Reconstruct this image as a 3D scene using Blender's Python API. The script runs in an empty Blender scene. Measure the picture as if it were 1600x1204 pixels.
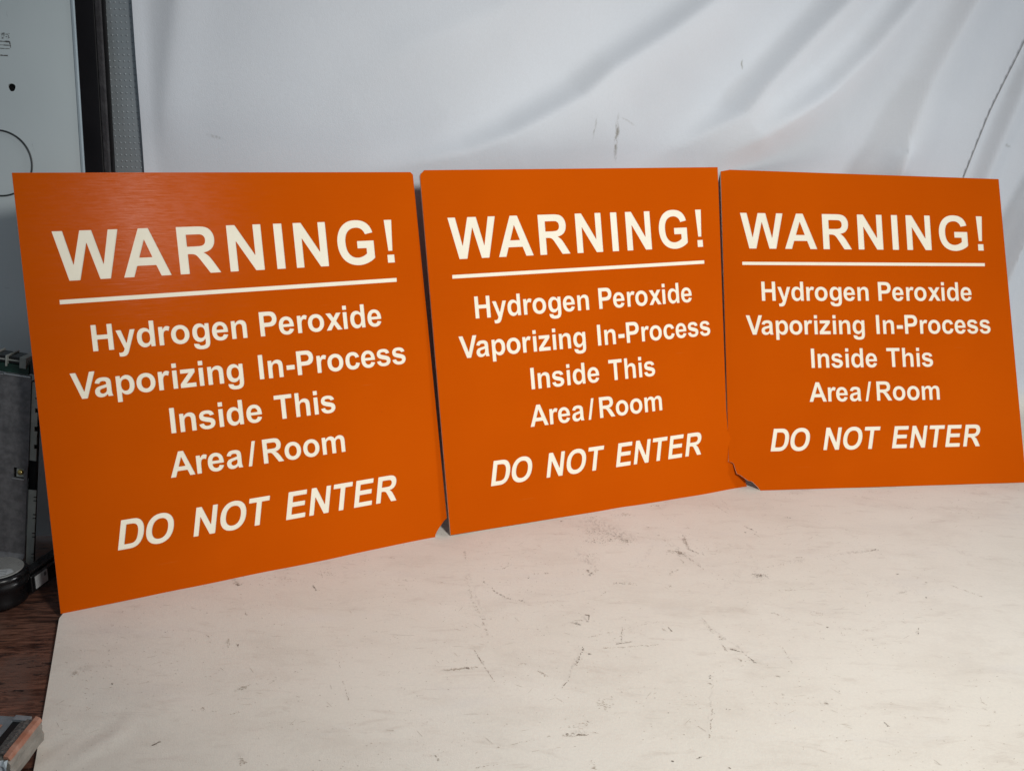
import bpy, bmesh, math, random
from mathutils import Vector, Matrix, noise

# ------------------------------------------------------------------ camera, world, lamps
scene = bpy.context.scene
col = scene.collection
cam_data = bpy.data.cameras.new('camera')
cam = bpy.data.objects.new('camera', cam_data)
col.objects.link(cam)
right = Vector((0.99936274, 0.01055075, 0.03409992))
fwd = Vector((0.0, 0.9553174, -0.29558192))
up = Vector((-0.03569485, 0.29539355, 0.95470861))
M3 = Matrix((right, up, -fwd)).transposed()
cam.matrix_world = Matrix.Translation((0, 0, 0.438025)) @ M3.to_4x4()
cam_data.sensor_width = 36.0
cam_data.lens = 36.0 * 1553.6 / 1600.0
cam_data.clip_start = 0.01
cam_data.clip_end = 100.0
scene.camera = cam

world = bpy.data.worlds.new('World')
scene.world = world
world.use_nodes = True
bg = world.node_tree.nodes['Background']
bg.inputs['Color'].default_value = (0.80, 0.90, 1.0, 1)
bg.inputs['Strength'].default_value = 0.185

def area_lamp(name, loc, target, size, energy, color, spread=180):
    d = bpy.data.lights.new(name, 'AREA')
    d.shape = 'DISK'
    d.size = size
    d.energy = energy
    d.color = color
    d.spread = math.radians(spread)
    o = bpy.data.objects.new(name, d)
    col.objects.link(o)
    o.location = loc
    o.rotation_euler = (Vector(target) - Vector(loc)).to_track_quat('-Z', 'Y').to_euler()
    return o

kd = bpy.data.lights.new('key_lamp', 'SPOT')
kd.energy = 54.0
kd.color = (1.0, 0.970, 0.925)
kd.spot_size = math.radians(78)
kd.spot_blend = 1.0
kd.shadow_soft_size = 0.10
key = bpy.data.objects.new('key_lamp', kd)
col.objects.link(key)
key.location = (0.50, -0.10, 0.86)
key.rotation_euler = (Vector((0.23, 0.96, 0.11)) - Vector((0.50, -0.10, 0.86))).to_track_quat('-Z', 'Y').to_euler()
area_lamp('added_fold_light', (4.10, 0.55, 1.05), (0.30, 1.15, 0.35), 0.6, 52.0, (0.96, 0.98, 1.0), 180)  # added raking light that brings out the cloth folds, no known lamp

scene.view_settings.view_transform = 'Standard'
scene.view_settings.look = 'None'
scene.view_settings.exposure = 0.0
scene.view_settings.gamma = 1.0

# ------------------------------------------------------------------ helpers
def tag(o, label=None, cat=None, group=None, kind=None):
    if label: o['label'] = label
    if cat: o['category'] = cat
    if group: o['group'] = group
    if kind: o['kind'] = kind
    return o

def empty(name, mat=None, label=None, cat=None, group=None):
    o = bpy.data.objects.new(name, None)
    o.empty_display_size = 0.02
    col.objects.link(o)
    if mat is not None: o.matrix_world = mat
    return tag(o, label, cat, group)

def link_mesh(name, me, material, parent=None, smooth=False):
    o = bpy.data.objects.new(name, me)
    col.objects.link(o)
    if material and not me.materials: me.materials.append(material)
    if parent: o.parent = parent
    if smooth:
        for p in me.polygons: p.use_smooth = True
    return o

def from_bm(name, bm, material, parent=None, smooth=False):
    me = bpy.data.meshes.new(name)
    bmesh.ops.recalc_face_normals(bm, faces=bm.faces)
    bm.to_mesh(me); bm.free()
    return link_mesh(name, me, material, parent, smooth)

def add_box(bm, x0, x1, y0, y1, z0, z1, mat=None):
    vs = [bm.verts.new((x, y, z)) for x in (x0, x1) for y in (y0, y1) for z in (z0, z1)]
    for f in ((0,1,3,2),(4,6,7,5),(0,4,5,1),(2,3,7,6),(0,2,6,4),(1,5,7,3)):
        bm.faces.new([vs[i] for i in f])
    if mat is not None:
        bmesh.ops.transform(bm, matrix=mat, verts=vs)
    return vs

def box_obj(name, dims, material, parent=None, bevel=0.0, mat=None, seg=2):
    bm = bmesh.new()
    add_box(bm, *dims)
    if bevel > 0:
        bmesh.ops.bevel(bm, geom=bm.edges[:], offset=bevel, segments=seg, affect='EDGES', profile=0.5)
    if mat is not None:
        bmesh.ops.transform(bm, matrix=mat, verts=bm.verts)
    return from_bm(name, bm, material, parent)

def lathe(name, prof, material, parent=None, seg=64, mat=None, smooth=False):
    bm = bmesh.new()
    rings = []
    for r, z in prof:
        if r < 1e-7:
            rings.append([bm.verts.new((0, 0, z))])
        else:
            rings.append([bm.verts.new((r*math.cos(2*math.pi*k/seg), r*math.sin(2*math.pi*k/seg), z)) for k in range(seg)])
    for a, b in zip(rings, rings[1:]):
        for k in range(seg):
            k2 = (k+1) % seg
            if len(a) == 1 and len(b) == 1: continue
            if len(a) == 1: bm.faces.new((a[0], b[k], b[k2]))
            elif len(b) == 1: bm.faces.new((a[k], b[0], a[k2]))
            else: bm.faces.new((a[k], b[k], b[k2], a[k2]))
    if mat is not None: bmesh.ops.transform(bm, matrix=mat, verts=bm.verts)
    return from_bm(name, bm, material, parent, smooth)

def fill_mesh(name, contours, extrude=0.0, bevel=0.0):
    """flat filled outline with holes (u,v) -> mesh in the u/-w/v frame; w = half thickness"""
    cu = bpy.data.curves.new(name, 'CURVE')
    cu.dimensions = '2D'
    cu.fill_mode = 'BOTH' if (extrude > 0) else 'FRONT'
    cu.extrude = extrude
    cu.resolution_u = 1
    for c in contours:
        sp = cu.splines.new('POLY')
        sp.points.add(len(c)-1)
        for i, (x, y) in enumerate(c): sp.points[i].co = (x, y, 0, 1)
        sp.use_cyclic_u = True
    tmp = bpy.data.objects.new(name, cu)
    me = bpy.data.meshes.new_from_object(tmp)
    bpy.data.objects.remove(tmp); bpy.data.curves.remove(cu)
    for v in me.vertices:
        x, y, z = v.co
        v.co = (x, -z, y)
    me.name = name
    me.update()
    return me

# ------------------------------------------------------------------ node helpers
class NT:
    def __init__(self, name):
        self.m = bpy.data.materials.new(name); self.m.use_nodes = True
        self.t = self.m.node_tree
        self.b = self.t.nodes['Principled BSDF']
        self.tc = self.t.nodes.new('ShaderNodeTexCoord')
    def n(self, ty, **kw):
        nd = self.t.nodes.new(ty)
        for k, v in kw.items(): setattr(nd, k, v)
        return nd
    def l(self, a, b): self.t.links.new(a, b)
    def mapping(self, src, scale=(1,1,1), loc=(0,0,0), rot=(0,0,0), vt='POINT'):
        mp = self.n('ShaderNodeMapping', vector_type=vt)
        mp.inputs['Scale'].default_value = scale
        mp.inputs['Location'].default_value = loc
        mp.inputs['Rotation'].default_value = rot
        self.l(src, mp.inputs['Vector'])
        return mp.outputs[0]
    def noise(self, src, scale, detail=3, rough=0.5, dist=0.0):
        nz = self.n('ShaderNodeTexNoise')
        nz.inputs['Scale'].default_value = scale
        nz.inputs['Detail'].default_value = detail
        nz.inputs['Roughness'].default_value = rough
        nz.inputs['Distortion'].default_value = dist
        self.l(src, nz.inputs['Vector'])
        return nz.outputs['Fac']
    def ramp(self, src, a, b, lo=0.0, hi=1.0):
        r = self.n('ShaderNodeMapRange'); r.interpolation_type = 'SMOOTHSTEP'
        r.inputs['From Min'].default_value = a; r.inputs['From Max'].default_value = b
        r.inputs['To Min'].default_value = lo; r.inputs['To Max'].default_value = hi
        self.l(src, r.inputs['Value'])
        return r.outputs[0]
    def math(self, op, a, b=None):
        m = self.n('ShaderNodeMath', operation=op)
        for i, v in enumerate((a, b)):
            if v is None: continue
            if isinstance(v, (int, float)): m.inputs[i].default_value = v
            else: self.l(v, m.inputs[i])
        return m.outputs[0]
    def mix(self, fac, a, b):
        m = self.n('ShaderNodeMix', data_type='RGBA')
        if isinstance(fac, (int, float)): m.inputs[0].default_value = fac
        else: self.l(fac, m.inputs[0])
        for i, v in ((6, a), (7, b)):
            if isinstance(v, tuple): m.inputs[i].default_value = (*v, 1) if len(v) == 3 else v
            else: self.l(v, m.inputs[i])
        return m.outputs[2]
    def bump(self, h, strength, dist=0.001, prev=None):
        b = self.n('ShaderNodeBump')
        b.inputs['Strength'].default_value = strength
        b.inputs['Distance'].default_value = dist
        self.l(h, b.inputs['Height'])
        if prev is not None: self.l(prev, b.inputs['Normal'])
        return b.outputs[0]
    def set(self, **kw):
        for k, v in kw.items():
            inp = self.b.inputs[k.replace('_', ' ')]
            if isinstance(v, (int, float)): inp.default_value = v
            elif isinstance(v, tuple): inp.default_value = (*v, 1) if len(v) == 3 else v
            else: self.l(v, inp)
        return self

# orange engraving plastic, finely brushed
def mat_orange():
    m = NT('orange_plastic'); o = m.tc.outputs['Object']
    big = m.noise(o, 6, 3)
    c = m.mix(m.ramp(big, .3, .7), (0.505, 0.075, 0.0008), (0.545, 0.084, 0.0010))
    br = m.noise(m.mapping(o, (25, 1, 1400)), 1.0, 3, .6)
    c = m.mix(m.ramp(br, .35, .75, 0, .10), c, (0.57, 0.105, 0.004))
    # a few light scratches
    s1 = m.noise(m.mapping(o, (10, 1, 420), rot=(0, .5, 0)), 1.0, 2, .5)
    s2 = m.noise(o, 23, 2)
    sc = m.math('MULTIPLY', m.ramp(s1, .72, .76), m.ramp(s2, .58, .66))
    c = m.mix(m.math('MULTIPLY', sc, .12), c, (.8, .38, .14))
    sp = m.ramp(m.noise(o, 260, 1), .80, .83)
    c = m.mix(m.math('MULTIPLY', sp, .35), c, (.12, .03, .005))
    m.set(Base_Color=c, Roughness=m.ramp(br, .2, .8, .13, .19), Specular_IOR_Level=m.math('MULTIPLY', m.ramp(m.noise(m.mapping(o, (60, 1, 800)), 1.0, 4, .75), .25, .75, .004, .036), m.ramp(m.noise(o, 14, 3), .3, .7, .55, 1.0)))
    bp = m.bump(br, .22, .00022)
    bp = m.bump(m.noise(o, 5, 1), .08, .004, bp)
    m.set(Normal=bp)
    m.b.inputs['Anisotropic'].default_value = .0
    return m.m
def mat_cream():
    m = NT('cream_core_plastic'); o = m.tc.outputs['Object']
    c = m.mix(m.ramp(m.noise(o, 40, 3), .3, .7), (0.86, 0.81, 0.66), (0.90, 0.85, 0.70))
    sp = m.ramp(m.noise(o, 420, 1), .79, .82)
    c = m.mix(m.math('MULTIPLY', sp, .4), c, (.35, .28, .18))
    m.set(Base_Color=c, Roughness=.6, Specular_IOR_Level=.12, Normal=m.bump(m.noise(o, 900, 2), .3, .0002))
    return m.m

# scuffs: (x1,y1,x2,y2,width,strength) in metres on the table part of the cloth
SCUFFS = [
 (0.080,0.952,0.128,0.910,.016,.95),(0.0701,0.8819,0.0835,0.8418,.007,.9),(0.1752,0.9189,0.1792,0.8905,.004,.9),
 (0.1559,0.9203,0.1886,0.8472,.0022,.75),(0.2310,0.8390,0.2444,0.8375,.006,.9),(0.2675,0.8702,0.2912,0.8801,.005,.7),
 (0.3186,0.8904,0.3699,0.9056,.003,.75),(0.0445,0.5930,0.0650,0.5970,.0045,.85),(0.0563,0.7436,0.0657,0.7463,.004,.8),
 (0.0695,0.7560,0.0722,0.7467,.003,.9),(0.1702,0.7513,0.2010,0.6958,.0022,.75),(0.0632,0.7027,0.0437,0.6471,.0022,.7),
 (-0.0206,0.6972,-0.0066,0.6556,.0012,.85),(-0.0155,0.8038,0.0011,0.7807,.0016,.85),(0.0011,0.7807,0.0152,0.7783,.0013,.8),
 (-0.0402,0.8624,-0.0127,0.7217,.0022,.5),(-0.0464,0.6668,-0.0210,0.6719,.004,.5),(-0.2396,0.7909,-0.2332,0.7912,.005,.9),
 (-0.1702,0.7913,-0.1663,0.7834,.002,.85),(-0.3233,0.6452,-0.3164,0.6516,.010,.55),(-0.2337,0.5663,-0.2292,0.5707,.0035,.7),
 (-0.1726,0.5591,-0.1688,0.5528,.006,.5),(-0.1931,0.6327,-0.1875,0.6331,.006,.5),(0.2385,0.6411,0.2441,0.6406,.006,.6),
 (0.3582,0.8144,0.3705,0.8224,.004,.6),(0.2947,0.9734,0.3030,0.9741,.003,.75),(0.1636,0.6730,0.1427,0.5777,.0014,.45),
 (0.1001,0.7373,0.0980,0.7154,.0011,.7),(0.0843,0.7145,0.1114,0.7182,.0012,.75),(-0.1157,0.6390,-0.1096,0.6196,.0014,.55),
 (0.3542,0.7545,0.3502,0.7440,.0012,.8),(0.0406,0.7835,0.0996,0.8110,.0020,.45),(0.2344,1.0348,0.2405,0.9753,.0014,.6),
 (0.3238,1.1202,0.3429,1.0630,.003,.4),(0.1356,0.5746,0.1402,0.5762,.002,.85),(0.150,0.905,0.120,0.845,.004,.4),
 (0.19,0.80,0.23,0.86,.005,.35),(0.33,0.86,0.40,0.80,.006,.25),(0.42,0.93,0.50,0.88,.006,.28),(-0.16,0.755,-0.08,0.79,.005,.30),
]
# wall stains in (x, z)
STAINS = [(0.1047,0.4021,0.1058,0.3535,.0035,.9),(0.0807,0.4016,0.0785,0.3776,.0018,.55),(0.1080,0.4010,0.1252,0.3920,.0016,.35),
          (0.2481,0.4651,0.2494,0.4560,.0018,.8),(0.640,0.375,0.652,0.372,.003,.6),(-0.30,0.376,-0.285,0.372,.002,.4)]

def mat_cloth():
    m = NT('white_vinyl_cloth'); o = m.tc.outputs['Object']
    sep = m.n('ShaderNodeSeparateXYZ'); m.l(o, sep.inputs[0])
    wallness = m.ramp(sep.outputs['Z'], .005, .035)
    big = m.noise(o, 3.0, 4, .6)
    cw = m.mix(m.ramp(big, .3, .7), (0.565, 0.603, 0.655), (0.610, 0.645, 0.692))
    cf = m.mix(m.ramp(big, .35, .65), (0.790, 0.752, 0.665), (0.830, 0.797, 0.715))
    # blotchy soiling on the table part
    bl = m.noise(m.mapping(o, (.55, 1, 1), rot=(0, 0, .12)), 20, 6, .7, .3)
    cf = m.mix(m.ramp(bl, .45, .75, 0, .22), cf, (.50, .43, .36))
    bl2 = m.noise(m.mapping(o, (.35, 1, 1), rot=(0, 0, -.15)), 70, 6, .75, .5)
    cf = m.mix(m.ramp(bl2, .52, .74, 0, .30), cf, (.46, .38, .31))
    pale = m.noise(m.mapping(o, (.4, 1, 1), rot=(0, 0, .25)), 22, 3, .6)
    cf = m.mix(m.ramp(pale, .58, .75, 0, .30), cf, (.76, .74, .70))
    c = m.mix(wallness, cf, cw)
    # scuff marks
    def marks(L, wall):
        acc = None
        for i, (x1, y1, x2, y2, w, s) in enumerate(L):
            cx, cy = (x1+x2)/2, (y1+y2)/2
            ln = math.hypot(x2-x1, y2-y1)/2 + w*.6
            a = math.atan2(y2-y1, x2-x1)
            if wall:
                v = m.mapping(vecw, (ln*1.15, w*.9, 1), (cx, cy, 0), (0, 0, a), 'TEXTURE')
            else:
                v = m.mapping(vecf, (ln*1.15, w*.9, 1), (cx, cy, 0), (0, 0, a), 'TEXTURE')
            g = m.n('ShaderNodeTexGradient', gradient_type='SPHERICAL'); m.l(v, g.inputs[0])
            q = m.math('MULTIPLY', g.outputs['Fac'], s*1.5)
            acc = q if acc is None else m.math('MAXIMUM', acc, q)
        return acc
    cmb = m.n('ShaderNodeCombineXYZ'); m.l(sep.outputs['X'], cmb.inputs[0]); m.l(sep.outputs['Y'], cmb.inputs[1])
    cmw = m.n('ShaderNodeCombineXYZ'); m.l(sep.outputs['X'], cmw.inputs[0]); m.l(sep.outputs['Z'], cmw.inputs[1])
    wob = m.n('ShaderNodeTexNoise'); wob.inputs['Scale'].default_value = 55; wob.inputs['Detail'].default_value = 3
    m.l(o, wob.inputs['Vector'])
    def warp(src, amt):
        sub = m.n('ShaderNodeVectorMath', operation='SUBTRACT'); m.l(wob.outputs['Color'], sub.inputs[0]); sub.inputs[1].default_value = (.5, .5, .5)
        sc = m.n('ShaderNodeVectorMath', operation='MULTIPLY'); m.l(sub.outputs[0], sc.inputs[0]); sc.inputs[1].default_value = (amt, amt, 0)
        ad = m.n('ShaderNodeVectorMath', operation='ADD'); m.l(src, ad.inputs[0]); m.l(sc.outputs[0], ad.inputs[1])
        return ad.outputs[0]
    vecf = warp(cmb.outputs[0], .012); vecw = warp(cmw.outputs[0], .006)
    brk = m.noise(m.mapping(o, (1, .45, .45), rot=(0, 0, .25)), 330, 4, .75)
    mk = m.math('MULTIPLY', marks(SCUFFS, False), 1.0)
    mk = m.math('MULTIPLY', m.math('MINIMUM', mk, 1.0), m.ramp(brk, .44, .62))
    mk = m.math('MULTIPLY', mk, m.math('SUBTRACT', 1.0, wallness))
    c = m.mix(m.math('MULTIPLY', mk, .30), c, (.17, .135, .115))
    mw = m.math('MULTIPLY', m.math('MINIMUM', marks(STAINS, True), 1.0), m.ramp(brk, .36, .60))
    mw = m.math('MULTIPLY', mw, wallness)
    c = m.mix(m.math('MULTIPLY', mw, .8), c, (.17, .16, .12))
    # small random specks and hairline scratches, densest in the middle of the table
    spk = m.n('ShaderNodeTexVoronoi'); spk.inputs['Scale'].default_value = 70
    m.l(warp(cmb.outputs[0], .03), spk.inputs['Vector'])
    d1 = m.ramp(spk.outputs['Distance'], .03, .085, 1, 0)
    gate = m.ramp(m.noise(o, 19, 2), .50, .62)
    h = m.n('ShaderNodeSeparateColor'); m.l(spk.outputs['Color'], h.inputs[0])
    gate2 = m.ramp(h.outputs[0], .70, .80)
    sp = m.math('MULTIPLY', m.math('MULTIPLY', d1, gate), m.math('MULTIPLY', gate2, .75))
    acc = sp
    for rot, thr, sc_, am in ((.3, .70, (18, 300, 1), .45), (1.25, .715, (16, 340, 1), .50), (-.7, .72, (22, 380, 1), .40), (2.4, .72, (28, 420, 1), .4)):
        s = m.noise(m.mapping(warp(cmb.outputs[0], .006), sc_, rot=(0, 0, rot)), 1.0, 2, .5)
        g = m.ramp(m.noise(m.mapping(o, loc=(rot*7, 0, 0)), 12, 3), .50, .62)
        acc = m.math('MAXIMUM', acc, m.math('MULTIPLY', m.ramp(s, thr, thr+.035), m.math('MULTIPLY', g, am)))
    acc = m.math('MULTIPLY', acc, m.math('SUBTRACT', 1.0, wallness))
    c = m.mix(m.math('MULTIPLY', acc, .5), c, (.24, .19, .15))
    wv = m.math('MULTIPLY', m.ramp(m.noise(o, 420, 3, .7), .3, .7, .0, .10), 1.0)
    c = m.mix(wv, c, (.45, .45, .46))
    m.set(Base_Color=c, Roughness=.62, Specular_IOR_Level=.28)
    weave = m.noise(o, 900, 2, .6)
    b = m.bump(weave, .26, .0006)
    b = m.bump(m.noise(o, 200, 3, .6), .14, .0008, b)
    b = m.bump(m.noise(o, 26, 4, .6), .10, .0020, b)
    m.set(Normal=b)
    return m.m

def simple(name, c1, c2, rough, scale=20, spec=.4, metal=0.0, bump=0.0, bscale=200, bdist=.0005, stretch=(1,1,1)):
    m = NT(name); o = m.mapping(m.tc.outputs['Object'], stretch)
    nz = m.noise(o, scale, 4, .6)
    m.set(Base_Color=m.mix(m.ramp(nz, .3, .7), c1, c2), Specular_IOR_Level=spec, Metallic=metal,
          Roughness=m.ramp(m.noise(o, scale*2.3, 3), .3, .7, rough-.06, rough+.06))
    if bump: m.set(Normal=m.bump(m.noise(o, bscale, 3), bump, bdist))
    return m.m

def mat_wood():
    m = NT('dark_wood'); o = m.tc.outputs['Object']
    w = m.mapping(o, (1, 1, 1), rot=(0, 0, -.15))
    gr = m.noise(m.mapping(w, (22, 150, 1)), 1.0, 6, .72, 2.2)
    pat = m.noise(o, 16, 4, .6, .5)
    c = m.mix(m.ramp(gr, .35, .65), (.030, .010, .006), (.235, .105, .068))
    c = m.mix(m.ramp(pat, .45, .68, 0, .7), c, (.150, .090, .070))
    c = m.mix(m.ramp(m.noise(o, 9, 2), .50, .7, 0, .7), c, (.15, .048, .015))
    pits = m.ramp(m.noise(m.mapping(w, (60, 260, 1)), 1.0, 3, .6), .60, .66)
    c = m.mix(m.math('MULTIPLY', pits, .85), c, (.010, .006, .005))
    m.set(Base_Color=c, Roughness=m.ramp(gr, .3, .7, .35, .6), Specular_IOR_Level=.5)
    b = m.bump(gr, .5, .0012); b = m.bump(pits, .6, -.0008, b)
    m.set(Normal=b)
    return m.m

def mat_panel():
    m = NT('pale_enamelled_panel'); o = m.tc.outputs['Object']
    c = m.mix(m.ramp(m.noise(o, 5, 4), .3, .7), (.67, .76, .78), (.73, .82, .84))
    fl = m.ramp(m.noise(m.mapping(o, (1, 1, .4)), 45, 5, .75, 1), .64, .74, 0, .4)
    c = m.mix(fl, c, (.24, .29, .31))
    sc = m.noise(m.mapping(o, (60, 1, 340), rot=(0, .3, 0)), 1.0, 2)
    g = m.ramp(m.noise(o, 14, 2), .55, .65)
    c = m.mix(m.math('MULTIPLY', m.ramp(sc, .70, .74), m.math('MULTIPLY', g, .5)), c, (.10, .12, .13))
    m.set(Base_Color=c, Roughness=.42, Specular_IOR_Level=.4, Normal=m.bump(m.noise(o, 60, 3), .08, .001))
    return m.m

M_orange = mat_orange(); M_cream = mat_cream(); M_cloth = mat_cloth(); M_wood = mat_wood(); M_panel = mat_panel()
M_black = simple('black_painted_steel', (.0055, .0050, .0070), (.010, .009, .012), .55, 14, .35, 0, .25, 120)
M_ridge = simple('worn_dark_grey_rubber', (.040, .038, .042), (.062, .060, .064), .75, 90, .3, 0, .9, 260, .0010)
M_strip = simple('dimpled_grey_steel', (.36, .41, .44), (.43, .48, .51), .42, 14, .5, .25)
M_edge = simple('panel_edge_white', (.36, .44, .49), (.42, .50, .55), .4, 20)
M_gapdark = simple('hole_and_gap_dark', (.004, .004, .005), (.006, .006, .007), .8, 20)  # near-black colour gives holes and gaps their dark inside
M_ring = simple('dark_ring_line', (.030, .036, .038), (.055, .062, .064), .45, 60)
M_resid = simple('dark_sticker_residue', (.10, .10, .10), (.22, .23, .23), .8, 300)
M_zinc = simple('galvanised_steel', (.125, .128, .135), (.215, .215, .225), .36, 130, .5, .35, .35, 90, .0012)
M_zedge = simple('bright_cut_steel', (.50, .53, .55), (.62, .64, .66), .3, 60, .5, .8)
M_flange = simple('grey_green_flange', (.34, .36, .33), (.46, .48, .44), .55, 60, .4, .1)
M_pcb = simple('green_circuit_board', (.004, .022, .016), (.010, .045, .032), .45, 90, .5)
M_conn = simple('grey_connector_plastic', (.26, .29, .27), (.38, .40, .38), .55, 90)
M_brass = simple('brass', (.55, .42, .14), (.70, .56, .22), .25, 90, .5, .9)
M_spoolm = simple('brushed_silver_disc', (.42, .42, .40), (.60, .60, .57), .30, 20, .5, .55, .3, 400, .0003)
M_plblk = simple('glossy_black_plastic', (.005, .005, .006), (.009, .009, .010), .28, 40, .5)
M_paper = simple('white_paper_label', (.48, .50, .51), (.58, .60, .60), .6, 120)
M_ink = simple('faded_label_print', (.10, .11, .12), (.18, .19, .20), .7, 90)
M_gmet = simple('scuffed_grey_metal', (.19, .22, .24), (.30, .33, .36), .40, 70, .5, .4, .5, 300)
M_gdark = simple('dark_textured_grip', (.055, .055, .055), (.13, .125, .115), .6, 500, .4, 0, .9, 700, .001)
M_gora = simple('worn_orange_paint', (.30, .125, .075), (.40, .22, .16), .5, 110, .4, 0, .4, 300)
M_gside = simple('dull_grey_casing', (.20, .19, .165), (.30, .285, .25), .5, 60, .4, .1, .5, 120, .001)
M_wrap = simple('crumpled_clear_film', (.40, .46, .50), (.70, .74, .78), .15, 150, .8)
M_back = simple('blue_grey_back_film', (.30, .34, .38), (.36, .40, .44), .3, 120, .6)

# ------------------------------------------------------------------ the white cloth: wall, sweep and table part
LEAN = .41
def wall_y(x): return .93 + LEAN*(x + .41)
def seg_dist(px, pz, pts):
    best = (1e9, 0, 0); acc = 0.0
    tot = sum(math.dist(a, b) for a, b in zip(pts, pts[1:]))
    for (ax, az), (bx, bz) in zip(pts, pts[1:]):
        dx, dz = bx-ax, bz-az; L = math.hypot(dx, dz)
        t = ((px-ax)*dx + (pz-az)*dz)/(L*L); tc = max(0, min(1, t))
        qx, qz = ax+tc*dx, az+tc*dz
        d = math.hypot(px-qx, pz-qz)
        if d < best[0]:
            sgn = 1 if (dx*(pz-az) - dz*(px-ax)) > 0 else -1
            best = (d, sgn*d, (acc+tc*L)/tot)
        acc += L
    return best[1], best[2]
# (points (x,z) from the top right down, height, width upper-left side, width lower-right side, fade exponent)
FOLDS = [
 ([(.32,.66),(.1978,.5271),(.1484,.4899),(.0878,.4494),(.058,.4219),(-.0164,.3798),(-.0594,.3622),(-.1301,.345),(-.20,.33)], .0190, .014, .065, (.0, .65)),
 ([(.50,.72),(.3628,.5373),(.314,.4883),(.2696,.4406),(.2447,.4085),(.19,.375),(.13,.345)], .0230, .0140, .050, (.0, .70)),
 ([(.58,.72),(.4462,.5425),(.3972,.4828),(.3474,.4365),(.2956,.403),(.2372,.3649),(.20,.34)], .0250, .0165, .060, (.0, .72)),
 ([(.60,.72),(.5257,.5475),(.4834,.4474),(.4572,.338),(.448,.28)], .0260, .024, .060, (.0, .85)),
 ([(.4572,.360),(.452,.338),(.442,.30)], .0060, .007, .016, (.0, .6)),
 ([(.72,.72),(.6518,.4695),(.6462,.4349),(.6275,.3743),(.60,.28)], .0110, .012, .024, (.0, .95)),
 ([(.08,.58),(-.0339,.4992),(-.1165,.4602),(-.1746,.4264),(-.22,.41)], .0080, .024, .050, (.0, .5)),
 ([(-.312,.70),(-.3189,.495),(-.3354,.393),(-.34,.33)], .0048, .013, .022, (.0, .8)),
 ([(.86,.66),(.76,.42),(.6943,.2866),(.66,.12),(.655,.05)], .0150, .013, .030, (.0, .98)),
 ([(.74,.40),(.70,.30),(.672,.21),(.66,.17)], .005, .006, .010, (.1, .8)),
 ([(.05,.56),(-.02,.46),(-.075,.40),(-.12,.33)], .0030, .020, .035, (.0, .7)),
]
SEAM = [(.74,.80),(.6429,.5077),(.6091,.4163),(.5846,.3336),(.53,.14),(.50,.02)]
def wall_disp(x, z):
    d = 0.0
    for pts, h, wa, wb, (f0, f1) in FOLDS:
        xs = [p[0] for p in pts]; zs = [p[1] for p in pts]
        if x < min(xs)-.13 or x > max(xs)+.13 or z < min(zs)-.13 or z > max(zs)+.13: continue
        s, t = seg_dist(x, z, pts)
        # line is walked downwards: positive side = right of the picture
        w = wb if s > 0 else wa
        fade = 1.0 if t < f1 else max(0.0, 1-(t-f1)/(1-f1))
        fade = fade*fade*(3-2*fade)
        d += 1.3*h*fade*(math.exp(-(s/w)**2) if s > 0 else math.exp(-abs(s/w/1.0)**1.5))
    # overlapping second width of cloth right of the seam
    s, t = seg_dist(x, z, SEAM)
    if s > 0: d -= .0045*(1-math.exp(-(s/.009)**2))
    else: d += .0012*math.exp(s/.012)
    d += .006*noise.noise((x*3.1, z*2.3, 4.2)) + .0016*noise.noise((x*11, z*7, 1.7))
    return d
def xleft(y):
    pts = [(-.2,-.04),(.25,-.20),(.531,-.298),(.593,-.320),(.721,-.3655),(.80,-.368),(.95,-.3545),(2.0,-.3545)]
    for (a, xa), (b, xb) in zip(pts, pts[1:]):
        if y <= b: return xa + (xb-xa)*(y-a)/(b-a)
    return -.3545
NX = 440
XR = 1.35
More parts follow.
